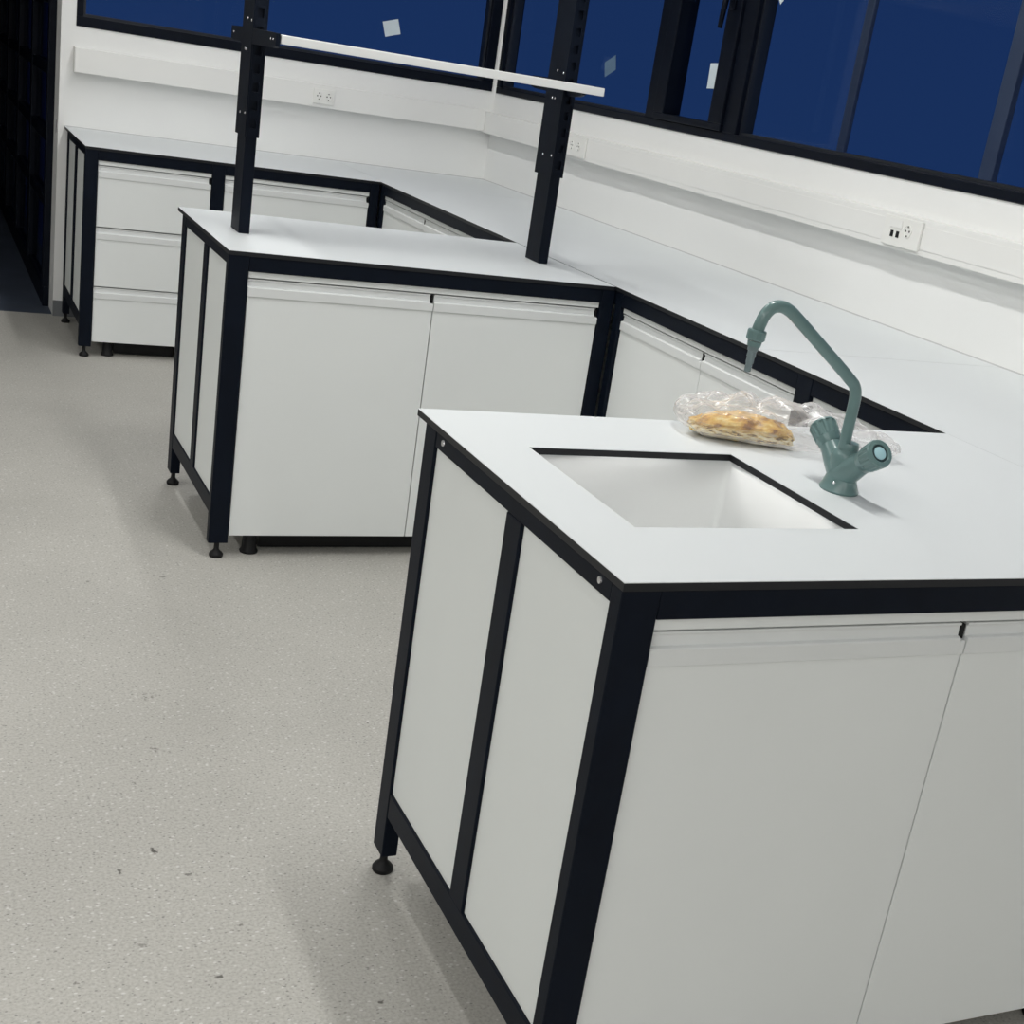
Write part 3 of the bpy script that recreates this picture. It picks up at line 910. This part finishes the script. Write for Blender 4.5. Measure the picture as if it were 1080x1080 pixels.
def plate(P, u0, u1, z0, z1, t):
    a, b = P(u0, 0.0006, z0), P(u1, 0.010, z1)
    bm = BM(); box(bm, min(a[0], b[0]), max(a[0], b[0]), min(a[1], b[1]), max(a[1], b[1]), z0, z1, bev=0.002)
    return obj('socket_plate', bm, M['socket'], t)
Pb = lambda u, o, z: (u, YW-TD-o, z)
t = thing('power_socket', 'white double power socket on the back wall trunking', 'socket', (1.098, YW-TD, 1.203))
plate(Pb, 1.045, 1.151, 1.168, 1.238, t)
socket_round(Pb, 1.0735, 1.203, t); socket_round(Pb, 1.1225, 1.203, t)
Pr = lambda u, o, z: (XR-TD-0.0015-o, -u, z)
t = thing('power_socket', 'white socket with two small black data ports on the right wall trunking', 'socket', (XR-TD, 2.07, 1.195))
plate(Pr, -2.165, -1.985, 1.152, 1.240, t)
socket_round(Pr, -2.045, 1.203, t)
for u in (-2.118, -2.090):
    a, b = Pr(u-0.007, 0.0105, 1.178), Pr(u+0.007, 0.0115, 1.197)
    bx('data_port', M['rubber'], t, min(a[0], b[0]), max(a[0], b[0]), min(a[1], b[1]), max(a[1], b[1]), 1.178, 1.197)
a, b = Pr(-2.135, 0.0105, 1.206), Pr(-2.075, 0.0125, 1.230)
bx('label_flap', M['trunk'], t, min(a[0], b[0]), max(a[0], b[0]), min(a[1], b[1]), max(a[1], b[1]), 1.206, 1.230)
t = thing('power_socket', 'white power socket on the right wall trunking just behind the right upright', 'socket', (XR-TD, 4.48, 1.195))
plate(Pr, -4.58, -4.38, 1.152, 1.240, t)
socket_round(Pr, -4.52, 1.197, t); socket_round(Pr, -4.45, 1.197, t)

# ================================================================== NOTES STUCK TO THE GLASS
def note(label, center, w_, h_, rot, axis, ma, curl=0.002):
    bm = BM()
    n = 5
    V = [[None]*(n+1) for _ in range(n+1)]
    for i in range(n+1):
        for j in range(n+1):
            a, b = (i/n-0.5)*w_, (j/n-0.5)*h_
            ca, sa = math.cos(rot), math.sin(rot)
            u, z = a*ca - b*sa, a*sa + b*ca
            d = curl*((i/n)**3)
            V[i][j] = bm.verts.new((u, -d, z) if axis == 'y' else (-d, -u, z))
    for i in range(n):
        for j in range(n):
            bm.faces.new((V[i][j], V[i+1][j], V[i+1][j+1], V[i][j+1]))
    o = obj('paper_note', bm, ma)
    o.location = center
    s = o.modifiers.new('thick', 'SOLIDIFY'); s.thickness = 0.0004; s.offset = 1
    tag(o, label, 'note')
note('small pale paper note stuck askew on the back window glass', (1.437, YW+0.0265, 1.575), 0.082, 0.072, 0.30, 'y', M['paper'])
note('small pale paper note at the edge of the narrow opening sash', (XR+0.0265, 3.530, 1.574), 0.085, 0.094, 0.05, 'x', M['paper'])
note('pale paper note cut off by the top edge, on the wide right pane', (XR+0.0265, 3.155, 1.902), 0.085, 0.085, 0.75, 'x', M['paper'])
note('faded blue paper square on the pane right of the right upright', (XR+0.0265, 4.45, 1.557), 0.11, 0.065, 0.35, 'x', M['paper_dim'])

# ================================================================== POSTS ADDED OUTSIDE THE LONG WINDOW TO IMITATE FAINT REFLECTIONS
for y, wd, lab in ((3.32, 0.050, 'slim post added outside the wide right pane to imitate a reflection, left of the pair'), (2.44, 0.07, 'broader post added outside the wide right pane to imitate a reflection, at the right edge')):
    bm = BM(); box(bm, XR+0.55, XR+0.55+wd*0.4, y, y+wd, -0.1, 3.3, bev=0.004)
    tag(obj('reflection_post', bm, M['post']), lab, 'post')

# ================================================================== CEILING LUMINAIRES (above the frame)
ORD = ['first', 'second', 'third', 'fourth', 'fifth', 'sixth']
ROW = {0.5: 'over the worktops', -0.5: 'over the bench ends', -2.6: 'over the aisle at left'}
seen = {}
for x, y, power in LAMPS:
    k = seen[x] = seen.get(x, -1) + 1
    t = thing('ceiling_light', 'long white tube luminaire %s, %s of its row from the front' % (ROW[x], ORD[k]), 'ceiling light', (x, y, LAMP_Z), 'tube luminaires ' + ROW[x])
    bx('lamp_housing', M['housing'], t, x-0.06, x+0.06, y-0.70, y+0.70, LAMP_Z, LAMP_Z+0.06, bev=0.004)
    for dy in (-0.45, 0.45):
        bx('hanger', M['housing'], t, x-0.012, x+0.012, y+dy-0.012, y+dy+0.012, LAMP_Z+0.0605, 3.2995)
